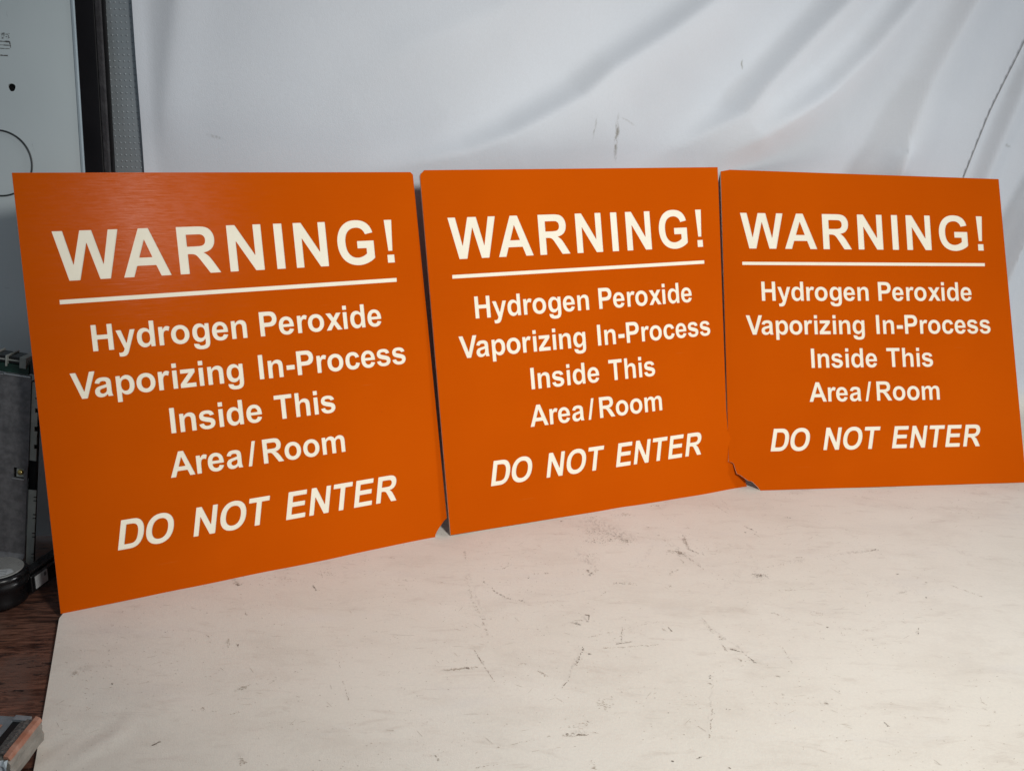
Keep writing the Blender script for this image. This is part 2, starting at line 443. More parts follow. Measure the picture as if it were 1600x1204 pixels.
def build_cloth():
    verts, faces = [], []
    zs = [.95 - (.95-.05)*k/235 for k in range(236)]          # wall rows
    arc = [math.radians(a) for a in (9, 18, 27, 36, 45, 54, 63, 72, 81, 90)]
    nrows_f = 230
    rows = len(zs)+len(arc)+nrows_f
    nv = (.4*1/math.hypot(LEAN,1)/.4, 0)
    nn = Vector((LEAN, -1, 0)).normalized()                    # towards the room
    R = .05
    for r in range(rows):
        for i in range(NX+1):
            s = i/NX
            xw = -.3545 + (XR+.3545)*s
            if r < len(zs):
                z = zs[r]
                p = Vector((xw, wall_y(xw), z)) + nn*wall_disp(xw, z)*min(1, max(0, (z-.05)/.06))
                # the free left edge curls forward a little
                p += nn*(.004*math.exp(-((xw+.3545)/.008)**2))
                p.x += .0010*noise.noise((z*9, 3.3, 0)) * (1-s)
            elif r < len(zs)+len(arc):
                a = arc[r-len(zs)]
                p = Vector((xw, wall_y(xw), R - R*math.sin(a))) + nn*(R-R*math.cos(a))
            else:
                k = (r-len(zs)-len(arc)+1)/nrows_f
                y0 = wall_y(xw)
                p0 = Vector((xw, y0, 0)) + nn*R
                yy = p0.y + (.22-p0.y)*k
                xx0 = p0.x + (0)*k
                xl = xleft(yy); base = -.3545 + nn.x*R
                sh = (xl-(-.3545))*(1-s)**2
                w = min(1.0, k*12)
                zz = .0012*noise.noise((xx0*5, yy*4, 0.5))+.0009*noise.noise((xx0*17+yy*9, yy*13-xx0*4, 2.5))
                if w < 1: zz *= w
                px_ = xx0 + sh*w - nn.x*R*(1-s)**2*w
                # small wrinkles at the near left corner
                q = math.exp(-(((px_+.285)/.03)**2 + ((yy-.565)/.035)**2))
                zz += q*.0022*(noise.noise(((px_-yy*.4)*60, (yy+px_*.3)*22, 9.1)))
                p = Vector((px_, yy, max(zz, -.0022) + .0))
            verts.append(p)
    for r in range(rows-1):
        for i in range(NX):
            a = r*(NX+1)+i
            faces.append((a, a+NX+1, a+NX+2, a+1))
    me = bpy.data.meshes.new('backdrop_cloth')
    me.from_pydata(verts, [], faces); me.update()
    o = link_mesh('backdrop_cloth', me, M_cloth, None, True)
    so = o.modifiers.new('thickness', 'SOLIDIFY'); so.thickness = .0007; so.offset = -1
    es = o.modifiers.new('crisp_rim', 'EDGE_SPLIT'); es.split_angle = math.radians(50)
    return o
cloth = build_cloth()
def build_seam():
    bm = bmesh.new(); prev = None; nn = Vector((LEAN, -1, 0)).normalized()
    for (ax, az), (bx, bz) in zip(SEAM[:-2], SEAM[1:-1]):
        for k in range(30):
            t = k/30; x, z = ax+(bx-ax)*t, az+(bz-az)*t
            d = wall_disp(x, z)+.0010
            row = [bm.verts.new(Vector((x+o_, wall_y(x+o_), z)) + nn*(d+h_)) for o_, h_ in ((-.0006, -.001), (-.0004, 0), (.0004, 0), (.0006, -.0035))]
            if prev:
                for q in range(3): bm.faces.new((prev[q], prev[q+1], row[q+1], row[q]))
            prev = row
    from_bm('seam', bm, simple('painted_hem_shadow', (.33, .34, .35), (.43, .44, .45), .8, 90), cloth)  # ribbon coloured dark for the shadow line along the cloth overlap
build_seam()
tag(cloth, 'wrinkled white cloth backdrop sweeping down the wall and over the scuffed table', 'backdrop')

MARKS = [
 ([(0.0779,0.9135),(0.1225,0.9080)],0.0078,0.0143,120,1),
 ([(0.0754,0.9263),(0.1124,0.9200)],0.0065,0.0074,60,2),
 ([(0.0851,0.8996),(0.1046,0.9048)],0.0077,0.0043,60,2),
 ([(0.1117,0.9126),(0.1218,0.9008)],0.0032,0.0043,50,2),
 ([(0.0807,0.9618),(0.0922,0.9567)],0.0034,0.0079,30,1),
 ([(0.0779,0.9418),(0.0982,0.9474)],0.0054,0.0063,26,1),
 ([(0.0789,0.8765),(0.0868,0.8570)],0.0049,0.0066,34,1),
 ([(0.0674,0.8362),(0.0869,0.8377)],0.0018,0.0051,40,1),
 ([(0.0789,0.8402),(0.0790,0.8308)],0.0024,0.0037,40,2),
 ([(0.1766,0.9205),(0.1821,0.9194)],0.0007,0.0022,26,2),
 ([(0.1792,0.9163),(0.1793,0.8913)],0.0019,0.0029,70,1),
 ([(0.1793,0.8913),(0.1858,0.8831),(0.1929,0.8785)],0.0007,0.0014,26,2),
 ([(0.1532,0.9215),(0.1641,0.8953),(0.1876,0.8485)],0.0009,0.0021,70,1),
 ([(0.1676,0.8869),(0.1700,0.8768)],0.0022,0.0041,50,2),
 ([(0.1564,0.8860),(0.1655,0.8832)],0.0025,0.0041,22,1),
 ([(0.1684,0.8666),(0.1713,0.8602)],0.0012,0.0014,14,1),
 ([(0.1536,0.8380),(0.1631,0.8466)],0.0012,0.0019,24,1),
 ([(0.0992,0.8155),(0.1072,0.8146)],0.0012,0.0019,26,2),
 ([(0.1072,0.8146),(0.1245,0.8128)],0.0012,0.0024,22,1),
 ([(0.0857,0.7910),(0.0905,0.7971)],0.0002,0.0006,9,1),
 ([(0.1494,0.8132),(0.1523,0.8134)],0.0012,0.0024,12,1),
 ([(0.0701,0.7568),(0.0731,0.7562),(0.0719,0.7457),(0.0697,0.7463)],0.0003,0.0007,40,2),
 ([(0.0564,0.7428),(0.0651,0.7408)],0.0005,0.0015,40,2),
 ([(0.0601,0.7482),(0.0668,0.7474)],0.0006,0.0010,10,0),
 ([(0.1000,0.7394),(0.0968,0.7168)],0.0004,0.0010,20,1),
 ([(0.0929,0.7129),(0.1043,0.7161)],0.0006,0.0005,26,2),
 ([(0.0800,0.7061),(0.1262,0.7127)],0.0010,0.0009,40,0),
 ([(0.0706,0.7219),(0.0912,0.7312),(0.1323,0.7493)],0.0006,0.0008,40,0),
 ([(0.0650,0.7052),(0.0611,0.6921),(0.0566,0.6772)],0.0010,0.0013,34,2),
 ([(0.0507,0.6586),(0.0442,0.6467)],0.0003,0.0005,24,2),
 ([(0.0529,0.6661),(0.0507,0.6575)],0.0005,0.0008,10,1),
 ([(0.0691,0.6972),(0.0716,0.6974)],0.0006,0.0009,8,2),
 ([(-0.0198,0.8112),(-0.0137,0.8027),(-0.0077,0.7915),(0.0010,0.7835)],0.0006,0.0012,44,2),
 ([(0.0010,0.7835),(0.0081,0.7806),(0.0159,0.7784)],0.0006,0.0009,20,2),
 ([(0.0149,0.7789),(0.0163,0.7784)],0.0003,0.0007,8,2),
 ([(-0.0407,0.8705),(-0.0378,0.8523)],0.0012,0.0013,22,1),
 ([(-0.0363,0.8191),(-0.0268,0.7731),(-0.0195,0.7480)],0.0012,0.0022,50,0),
 ([(-0.0195,0.7480),(-0.0124,0.7205)],0.0016,0.0019,26,1),
 ([(-0.0189,0.7454),(-0.0109,0.7468)],0.0006,0.0006,14,1),
 ([(-0.0225,0.6960),(-0.0153,0.6771),(-0.0053,0.6540)],0.0003,0.0005,56,1),
 ([(-0.0210,0.6926),(-0.0168,0.6815)],0.0002,0.0004,20,2),
 ([(-0.0275,0.6719),(-0.0256,0.6699)],0.0008,0.0011,16,2),
 ([(-0.0029,0.8366),(0.0053,0.8459)],0.0002,0.0006,16,1),
 ([(-0.0414,0.6656),(-0.0281,0.6708)],0.0015,0.0013,30,0),
 ([(0.0210,0.8209),(0.0240,0.8236)],0.0004,0.0007,9,2),
 ([(0.0359,0.8323),(0.0396,0.8310)],0.0009,0.0013,7,2),
 ([(0.1334,0.7378),(0.1368,0.7330)],0.0005,0.0010,9,0),
 ([(0.1385,0.7407),(0.1416,0.7308)],0.0003,0.0007,16,2),
 ([(0.0277,0.6710),(0.0350,0.6629)],0.0010,0.0017,18,0),
 ([(0.0128,0.6800),(0.0191,0.6793)],0.0010,0.0009,12,0),
 ([(0.0549,0.9457),(0.0582,0.9460)],0.0007,0.0016,6,2),
 ([(0.1546,0.9928),(0.1661,0.9946)],0.0014,0.0017,10,2),
 ([(0.1292,0.9104),(0.1266,0.9084)],0.0006,0.0015,10,2),
 ([(0.1421,0.9375),(0.1618,0.9373)],0.0007,0.0008,18,1),
 ([(0.1151,0.9687),(0.1318,0.9661)],0.0041,0.0065,34,0),
 ([(0.2237,1.0052),(0.2376,0.9761)],0.0004,0.0008,30,1),
 ([(0.2478,0.9487),(0.2578,0.9375)],0.0007,0.0015,20,2),
 ([(0.2505,0.9369),(0.2579,0.9245)],0.0004,0.0008,10,1),
 ([(0.2960,0.9745),(0.3013,0.9744)],0.0007,0.0016,16,2),
 ([(0.2449,0.9351),(0.2454,0.9346)],0.0007,0.0009,5,2),
 ([(0.2323,0.8407),(0.2449,0.8385)],0.0018,0.0038,50,2),
 ([(0.2681,0.8676),(0.2882,0.8741)],0.0019,0.0020,26,1),
 ([(0.2803,0.8811),(0.2909,0.8828)],0.0006,0.0009,14,1),
 ([(0.2326,0.8774),(0.2397,0.8788)],0.0013,0.0028,12,1),
 ([(0.2350,0.8488),(0.2676,0.8655)],0.0012,0.0020,24,0),
 ([(0.3422,0.8945),(0.3697,0.9054)],0.0006,0.0015,34,1),
 ([(0.3642,0.9041),(0.3721,0.9056)],0.0006,0.0012,20,2),
 ([(0.3027,0.8807),(0.3422,0.8945)],0.0013,0.0014,16,0),
 ([(0.4151,0.8356),(0.4185,0.8313)],0.0005,0.0008,14,1),
 ([(0.4185,0.8313),(0.4369,0.8133)],0.0005,0.0010,26,0),
 ([(0.3603,0.8158),(0.3685,0.8183)],0.0009,0.0012,16,1),
 ([(0.1706,0.7506),(0.1785,0.7289)],0.0021,0.0040,34,1),
 ([(0.1779,0.7304),(0.1812,0.7260)],0.0011,0.0020,16,1),
 ([(0.1798,0.7168),(0.1808,0.7086)],0.0008,0.0015,20,1),
 ([(0.1848,0.7106),(0.1939,0.7073)],0.0010,0.0009,24,2),
 ([(0.1949,0.7045),(0.2018,0.6920)],0.0007,0.0009,22,2),
 ([(0.1876,0.6968),(0.1911,0.6942)],0.0010,0.0010,8,0),
 ([(0.3549,0.7550),(0.3505,0.7435)],0.0003,0.0008,12,2),
 ([(0.2748,0.7505),(0.2765,0.7503)],0.0004,0.0006,9,2),
 ([(0.3074,0.7328),(0.3083,0.7326)],0.0004,0.0006,6,2),
 ([(0.2400,0.6414),(0.2437,0.6406)],0.0007,0.0012,26,1),
 ([(0.3643,0.6563),(0.3633,0.6499)],0.0005,0.0008,10,1),
 ([(0.3633,0.6499),(0.3683,0.6366)],0.0005,0.0008,12,0),
 ([(0.1558,0.6302),(0.1476,0.5961)],0.0005,0.0007,26,0),
 ([(0.2791,0.6214),(0.2815,0.6139)],0.0007,0.0008,14,2),
 ([(0.2573,0.6576),(0.2613,0.6630)],0.0003,0.0004,8,1),
 ([(0.1615,0.6715),(0.1631,0.6703)],0.0005,0.0009,9,2),
 ([(0.1582,0.6620),(0.1608,0.6608)],0.0007,0.0008,9,1),
 ([(0.1664,0.6292),(0.1684,0.6283)],0.0006,0.0008,9,2),
 ([(0.2135,0.6748),(0.2173,0.6745)],0.0005,0.0009,8,1),
 ([(0.2115,0.6510),(0.2135,0.6498)],0.0004,0.0008,8,1),
 ([(0.2696,0.7757),(0.2793,0.7730)],0.0034,0.0033,12,0),
 ([(0.2287,0.7170),(0.2309,0.6939)],0.0003,0.0006,14,0),
 ([(0.2490,0.8133),(0.2658,0.8146)],0.0011,0.0013,18,0),
 ([(0.2304,0.7730),(0.2442,0.7655)],0.0023,0.0022,20,0),
 ([(0.4974,1.0335),(0.5145,0.9883)],0.0057,0.0050,40,0),
 ([(0.4371,1.0130),(0.4498,1.0115)],0.0029,0.0036,14,0),
 ([(0.4832,1.0043),(0.4862,1.0035)],0.0007,0.0017,6,1),
 ([(0.4965,0.9571),(0.5019,0.9551)],0.0014,0.0016,8,0),
 ([(0.2894,0.7489),(0.3155,0.7459)],0.0017,0.0010,18,0),
 ([(0.3722,0.8539),(0.3729,0.8532)],0.0005,0.0008,5,2),
 ([(0.3935,0.8386),(0.3939,0.8379)],0.0005,0.0008,5,2),
 ([(0.3818,0.8086),(0.3823,0.8079)],0.0005,0.0007,5,2),
 ([(-0.2429,0.7965),(-0.2339,0.7866)],0.0016,0.0028,36,1),
 ([(-0.2382,0.7898),(-0.2350,0.7865)],0.0008,0.0013,16,2),
 ([(-0.1710,0.7924),(-0.1661,0.7823)],0.0004,0.0009,16,2),
 ([(-0.2184,0.7434),(-0.2149,0.7363)],0.0005,0.0010,9,1),
 ([(-0.2106,0.6932),(-0.2101,0.6914)],0.0004,0.0007,5,2),
 ([(-0.2500,0.6982),(-0.2492,0.6973)],0.0005,0.0007,4,2),
 ([(-0.2878,0.6342),(-0.2867,0.6327)],0.0005,0.0008,5,2),
 ([(-0.2777,0.6340),(-0.2742,0.6334)],0.0009,0.0008,8,1),
 ([(-0.3214,0.6429),(-0.3170,0.6507)],0.0028,0.0033,30,0),
 ([(-0.2337,0.5663),(-0.2300,0.5706)],0.0005,0.0005,20,2),
 ([(-0.2355,0.5569),(-0.2338,0.5557)],0.0003,0.0004,4,1),
 ([(-0.1722,0.5578),(-0.1680,0.5515)],0.0017,0.0018,22,0),
 ([(-0.1945,0.6310),(-0.1881,0.6387)],0.0024,0.0016,24,0),
 ([(-0.2207,0.6982),(-0.2171,0.6891)],0.0010,0.0036,20,0),
 ([(-0.1190,0.6471),(-0.1107,0.6234)],0.0004,0.0011,16,1),
 ([(-0.1312,0.6855),(-0.1188,0.6512)],0.0005,0.0008,12,0),
 ([(-0.0464,0.6668),(-0.0195,0.6720)],0.0020,0.0013,50,0),
 ([(-0.0279,0.6715),(-0.0253,0.6699)],0.0007,0.0009,12,2),
 ([(-0.0428,0.5662),(-0.0397,0.5598)],0.0006,0.0006,10,1),
 ([(-0.0656,0.6161),(-0.0645,0.6146)],0.0003,0.0004,3,1),
 ([(-0.2206,0.6092),(-0.1825,0.6040)],0.0045,0.0037,30,0),
 ([(-0.1039,0.8080),(-0.0398,0.8044)],0.0057,0.0024,30,0),
 ([(-0.2046,0.8041),(-0.1832,0.7986)],0.0034,0.0024,18,0),
 ([(-0.1668,0.8180),(-0.1543,0.8140)],0.0029,0.0024,16,0),
 ([(-0.1095,0.8517),(-0.1043,0.8495)],0.0018,0.0013,14,1),
 ([(-0.1728,0.8338),(-0.1663,0.8094)],0.0003,0.0012,8,0),
 ([(0.0427,0.5915),(0.0644,0.5949)],0.0013,0.0011,60,1),
 ([(0.0469,0.5946),(0.0647,0.5935)],0.0014,0.0009,50,2),
 ([(0.0466,0.6003),(0.0634,0.6071)],0.0023,0.0022,24,0),
 ([(0.0622,0.6100),(0.0639,0.6086)],0.0005,0.0007,8,2),
 ([(0.0722,0.6343),(0.0809,0.6247)],0.0037,0.0054,44,0),
 ([(0.1349,0.5733),(0.1398,0.5762)],0.0004,0.0005,14,2),
 ([(0.1174,0.5697),(0.1183,0.5697)],0.0004,0.0005,5,2),
 ([(0.1548,0.5658),(0.1554,0.5645)],0.0005,0.0006,6,2),
 ([(0.1606,0.6702),(0.1621,0.6652)],0.0005,0.0009,8,2),
 ([(0.0629,0.5654),(0.0646,0.5590)],0.0013,0.0020,20,0),
 ([(-0.0042,0.5750),(0.0355,0.5911)],0.0005,0.0007,22,0),
 ([(-0.0164,0.5546),(0.0090,0.5624)],0.0004,0.0006,14,0),
 ([(0.2847,0.7316),(0.3904,0.6827)],0.0311,0.0344,60,0),
 ([(0.0060,0.8475),(0.1127,0.7203)],0.0372,0.0464,120,0),
 ([(0.1377,0.9429),(0.2462,0.8402)],0.0368,0.0485,90,0),
 ([(-0.3097,0.7987),(-0.1138,0.8384)],0.0477,0.0308,70,0),
 ([(-0.3231,0.6915),(-0.2909,0.6244)],0.0183,0.0368,70,0),
]

def build_marks():
    from mathutils.bvhtree import BVHTree
    me = cloth.data
    tree = BVHTree.FromPolygons([v.co for v in me.vertices], [tuple(p.vertices) for p in me.polygons])
    rnd = random.Random(21)
    bms = [bmesh.new() for _ in range(3)]
    def fleck(x, y, ang, ln, wd, shade):
        hit = tree.ray_cast(Vector((x, y, .05)), Vector((0, 0, -1)))
        if hit[0] is None or hit[0].z > .02: return
        z = hit[0].z + .00018
        n = rnd.choice((5, 6, 7)); ca, sa = math.cos(ang), math.sin(ang)
        vs = []
        for k in range(n):
            a = 2*math.pi*k/n + rnd.uniform(-.3, .3)
            u, v = ln*math.cos(a)*rnd.uniform(.6, 1.15), wd*math.sin(a)*rnd.uniform(.6, 1.15)
            vs.append(bms[shade].verts.new((x+u*ca-v*sa, y+u*sa+v*ca, z)))
        bms[shade].faces.new(vs)
    for pts, sx, sy, n, sh in MARKS:
        segs = list(zip(pts, pts[1:]))
        lens = [math.dist(a, b) for a, b in segs]
        thin = sx < .0011
        for _ in range(int(n*1.25)):
            i = rnd.choices(range(len(segs)), lens)[0]
            (ax, ay), (bx, by) = segs[i]; t = rnd.random()
            x = ax+(bx-ax)*t + rnd.gauss(0, sx*.55); y = ay+(by-ay)*t + rnd.gauss(0, sy*.55)
            la = math.atan2(by-ay, bx-ax)
            ang = la + rnd.gauss(0, .15) if thin else rnd.gauss(-.1, .35)
            s_ = sh if rnd.random() < .7 else max(0, sh-1)
            big = 1.0 if sh == 2 else (.9 if sh == 1 else 1.0)
            if noise.noise((x*210, y*210, 7.7)) < -.12 and rnd.random() < .8: continue
            fleck(x, y, ang, rnd.uniform(.00025, .0012)*big, rnd.uniform(.00016, .00040)*big, s_)
    for _ in range(4200):
        x = rnd.uniform(-.32, .62); y = rnd.uniform(.50, 1.12)
        if noise.noise((x*9, y*7, 3.3)) + .25*rnd.random() < .0: continue
        s_ = rnd.choices((0, 1, 2), (.84, .13, .03))[0]
        if rnd.random() < .12: fleck(x, y, rnd.uniform(-1.2, 1.2), rnd.uniform(.002, .006), .00016, 0)
        else: fleck(x, y, rnd.gauss(0, .4), rnd.uniform(.0002, .0009), rnd.uniform(.00015, .0004), s_)
    mats = (simple('faint_tan_dirt', (.43, .37, .30), (.52, .46, .39), .7, 60), simple('brown_dirt', (.32, .27, .215), (.41, .35, .29), .7, 60), simple('dark_scuff_dirt', (.15, .125, .10), (.23, .195, .16), .7, 60))
    for b_, m_, nm in zip(bms, mats, ('faint_marks', 'brown_marks', 'dark_marks')):
        o = from_bm(nm, b_, m_, cloth); o['kind'] = 'stuff'
build_marks()

# ------------------------------------------------------------------ dark wooden table
tbl = empty('wooden_table', Matrix.Translation((-.3, .6, -.74)), 'dark worn wooden table under the white cloth at the left edge', 'table')
bm = bmesh.new(); add_box(bm, -1.1, 1.75, -.45, 1.15, .7085, .7355)
top = from_bm('table_top', bm, M_wood, tbl)
for lx, ly in ((-1.0,-.38),(1.65,-.38),(-1.0,1.08),(1.65,1.08)):
    box_obj('leg', (lx-.03, lx+.03, ly-.03, ly+.03, 0, .7080), M_wood, tbl, .004)
fl = bmesh.new(); add_box(fl, -4, 4, -3, 4, -.80, -.741)
floor = from_bm('floor', fl, simple('grey_floor', (.10, .10, .10), (.14, .14, .14), .7, 3)); tag(floor, kind='structure')

# ------------------------------------------------------------------ glyph outlines (2048 units per em), quadratic
G = {}
G['A'] = (["M1471 0 1149 0 1021 333 435 333 314 0 0 0 571 1466 884 1466","M926 580 724 1124 526 580"])
G['W'] = (["M359 0 9 1466 312 1466 533 459 801 1466 1153 1466 1410 442 1635 1466 1933 1466 1577 0 1263 0 971 1096 680 0"])
G['N'] = (["M152 0 152 1466 440 1466 1040 487 1040 1466 1315 1466 1315 0 1018 0 427 956 427 0"])
G['I'] = (["M140 0 140 1466 436 1466 436 0"])
G['H'] = (["M150 0 150 1466 446 1466 446 889 1026 889 1026 1466 1322 1466 1322 0 1026 0 1026 641 446 641 446 0"])
G['V'] = (["M524 0 0 1466 321 1466 692 381 1051 1466 1365 1466 840 0"])
G['E'] = (["M149 0 149 1466 1236 1466 1236 1218 445 1218 445 893 1181 893 1181 646 445 646 445 247 1264 247 1264 0"])
G['T'] = (["M478 0 478 1218 43 1218 43 1466 1208 1466 1208 1218 774 1218 774 0"])
G['!'] = (["M250 405 182 1466 480 1466 412 405","M195 0 195 272 467 272 467 0"])
G['-'] = (["M115 391 115 672 667 672 667 391"])
G['/'] = (["M1 -25 336 1466 560 1466 225 -25"])
G['i'] = (["M147 1206 147 1466 428 1466 428 1206","M147 0 147 1062 428 1062 428 0"])
G['x'] = (["M12 0 395 547 28 1062 371 1062 559 770 757 1062 1087 1062 727 559 1120 0 775 0 559 329 341 0"])
G['R'] = (["M150 0 150 1466 773 1466 Q1008 1466 1114.5 1426.5 Q1221 1387 1285 1286 Q1349 1185 1349 1055 Q1349 890 1252 782.5 Q1155 675 962 647 Q1058 591 1120.5 524 Q1183 457 1289 286 L1468 0 1114 0 900 319 Q786 490 744 534.5 Q702 579 655 595.5 Q608 612 506 612 L446 612 446 0","M446 846 446 1218 677 1218 Q857 1218 893 1213 Q965 1201 1004.5 1155.5 Q1044 1110 1044 1036 Q1044 970 1014 926 Q984 882 931 864 Q878 846 665 846"])
G['G'] = (["M832 539 832 786 1470 786 1470 202 Q1377 112 1200.5 43.5 Q1024 -25 843 -25 Q613 -25 442 71.5 Q271 168 185 347.5 Q99 527 99 738 Q99 967 195 1145 Q291 1323 476 1418 Q617 1491 827 1491 Q1100 1491 1253.5 1376.5 Q1407 1262 1451 1060 L1157 1005 Q1126 1113 1040.5 1175.5 Q955 1238 827 1238 Q633 1238 518.5 1115 Q404 992 404 750 Q404 489 520 358.5 Q636 228 824 228 Q917 228 1010.5 264.5 Q1104 301 1171 353 L1171 539"])
G['P'] = (["M149 0 149 1466 624 1466 Q894 1466 976 1444 Q1102 1411 1187 1300.5 Q1272 1190 1272 1015 Q1272 880 1223 788 Q1174 696 1098.5 643.5 Q1023 591 945 574 Q839 553 638 553 L445 553 445 0","M445 1218 445 802 607 802 Q782 802 841 825 Q900 848 933.5 897 Q967 946 967 1011 Q967 1091 920 1143 Q873 1195 801 1208 Q748 1218 588 1218"])
G['D'] = (["M148 1466 689 1466 Q872 1466 968 1438 Q1097 1400 1189 1303 Q1281 1206 1329 1065.5 Q1377 925 1377 719 Q1377 538 1332 407 Q1277 247 1175 148 Q1098 73 967 31 Q869 0 705 0 L148 0","M444 1218 444 247 665 247 Q789 247 844 261 Q916 279 963.5 322 Q1011 365 1041 463.5 Q1071 562 1071 732 Q1071 902 1041 993 Q1011 1084 957 1135 Q903 1186 820 1204 Q758 1218 577 1218"])
G['O'] = (["M88 724 Q88 948 155 1100 Q205 1212 291.5 1301 Q378 1390 481 1433 Q618 1491 797 1491 Q1121 1491 1315.5 1290 Q1510 1089 1510 731 Q1510 376 1317 175.5 Q1124 -25 801 -25 Q474 -25 281 174.5 Q88 374 88 724","M393 734 Q393 485 508 356.5 Q623 228 800 228 Q977 228 1090.5 355.5 Q1204 483 1204 738 Q1204 990 1093.5 1114 Q983 1238 800 1238 Q617 1238 505 1112.5 Q393 987 393 734"])
G['o'] = (["M82 546 Q82 686 151 817 Q220 948 346.5 1017 Q473 1086 629 1086 Q870 1086 1024 929.5 Q1178 773 1178 534 Q1178 293 1022.5 134.5 Q867 -24 631 -24 Q485 -24 352.5 42 Q220 108 151 235.5 Q82 363 82 546","M370 531 Q370 373 445 289 Q520 205 630 205 Q740 205 814.5 289 Q889 373 889 533 Q889 689 814.5 773 Q740 857 630 857 Q520 857 445 773 Q370 689 370 531"])
G['c'] = (["M1073 748 796 698 Q782 781 732.5 823 Q683 865 604 865 Q499 865 436.5 792.5 Q374 720 374 550 Q374 361 437.5 283 Q501 205 608 205 Q688 205 739 250.5 Q790 296 811 407 L1087 360 Q1044 170 922 73 Q800 -24 595 -24 Q362 -24 223.5 123 Q85 270 85 530 Q85 793 224 939.5 Q363 1086 600 1086 Q794 1086 908.5 1002.5 Q1023 919 1073 748"])
G['e'] = (["M762 338 1042 291 Q988 137 871.5 56.5 Q755 -24 580 -24 Q303 -24 170 157 Q65 302 65 523 Q65 787 203 936.5 Q341 1086 552 1086 Q789 1086 926 929.5 Q1063 773 1057 450 L353 450 Q356 325 421 255.5 Q486 186 583 186 Q649 186 694 222 Q739 258 762 338","M778 622 Q775 744 715 807.5 Q655 871 569 871 Q477 871 417 804 Q357 737 358 622"])
G['n'] = (["M1113 0 832 0 832 542 Q832 714 814 764.5 Q796 815 755.5 843 Q715 871 658 871 Q585 871 527 831 Q469 791 447.5 725 Q426 659 426 481 L426 0 145 0 145 1062 406 1062 406 906 Q545 1086 756 1086 Q849 1086 926 1052.5 Q1003 1019 1042.5 967 Q1082 915 1097.5 849 Q1113 783 1113 660"])
G['h'] = (["M428 1466 428 927 Q564 1086 753 1086 Q850 1086 928 1050 Q1006 1014 1045.5 958 Q1085 902 1099.5 834 Q1114 766 1114 623 L1114 0 833 0 833 561 Q833 728 817 773 Q801 818 760.5 844.5 Q720 871 659 871 Q589 871 534 837 Q479 803 453.5 734.5 Q428 666 428 532 L428 0 147 0 147 1466"])
G['m'] = (["M126 1062 385 1062 385 917 Q524 1086 716 1086 Q818 1086 893 1044 Q968 1002 1016 917 Q1086 1002 1167 1044 Q1248 1086 1340 1086 Q1457 1086 1538 1038.5 Q1619 991 1659 899 Q1688 831 1688 679 L1688 0 1407 0 1407 607 Q1407 765 1378 811 Q1339 871 1258 871 Q1199 871 1147 835 Q1095 799 1072 729.5 Q1049 660 1049 510 L1049 0 768 0 768 582 Q768 737 753 782 Q738 827 706.5 849 Q675 871 621 871 Q556 871 504 836 Q452 801 429.5 735 Q407 669 407 516 L407 0 126 0"])
G['r'] = (["M416 0 135 0 135 1062 396 1062 396 911 Q463 1018 516.5 1052 Q570 1086 638 1086 Q734 1086 823 1033 L736 788 Q665 834 604 834 Q545 834 504 801.5 Q463 769 439.5 684 Q416 599 416 328"])
G['d'] = (["M1120 0 859 0 859 156 Q794 65 705.5 20.5 Q617 -24 527 -24 Q344 -24 213.5 123.5 Q83 271 83 535 Q83 805 210 945.5 Q337 1086 531 1086 Q709 1086 839 938 L839 1466 1120 1466","M370 554 Q370 384 417 308 Q485 198 607 198 Q704 198 772 280.5 Q840 363 840 527 Q840 710 774 790.5 Q708 871 605 871 Q505 871 437.5 791.5 Q370 712 370 554"])
G['p'] = (["M139 1062 401 1062 401 906 Q452 986 539 1036 Q626 1086 732 1086 Q917 1086 1046 941 Q1175 796 1175 537 Q1175 271 1045 123.5 Q915 -24 730 -24 Q642 -24 570.5 11 Q499 46 420 131 L420 -404 139 -404","M417 549 Q417 370 488 284.5 Q559 199 661 199 Q759 199 824 277.5 Q889 356 889 535 Q889 702 822 783 Q755 864 656 864 Q553 864 485 784.5 Q417 705 417 549"])
G['g'] = (["M121 -70 442 -109 Q450 -165 479 -186 Q519 -216 605 -216 Q715 -216 770 -183 Q807 -161 826 -112 Q839 -77 839 17 L839 172 Q713 0 521 0 Q307 0 182 181 Q84 324 84 537 Q84 804 212.5 945 Q341 1086 532 1086 Q729 1086 857 913 L857 1062 1120 1062 1120 109 Q1120 -79 1089 -172 Q1058 -265 1002 -318 Q946 -371 852.5 -401 Q759 -431 616 -431 Q346 -431 233 -338.5 Q120 -246 120 -104 Q120 -90 121 -70","M372 553 Q372 384 437.5 305.5 Q503 227 599 227 Q702 227 773 307.5 Q844 388 844 546 Q844 711 776 791 Q708 871 604 871 Q503 871 437.5 792.5 Q372 714 372 553"])
G['y'] = (["M14 1062 313 1062 567 308 815 1062 1106 1062 731 40 664 -145 Q627 -238 593.5 -287 Q560 -336 516.5 -366.5 Q473 -397 409.5 -414 Q346 -431 266 -431 Q185 -431 107 -414 L82 -194 Q148 -207 201 -207 Q299 -207 346 -149.5 Q393 -92 418 -3"])
G['z'] = (["M31 0 31 219 429 676 Q527 788 574 835 Q525 832 445 831 L70 829 70 1062 948 1062 948 863 542 395 399 240 Q516 247 544 247 L979 247 979 0"])
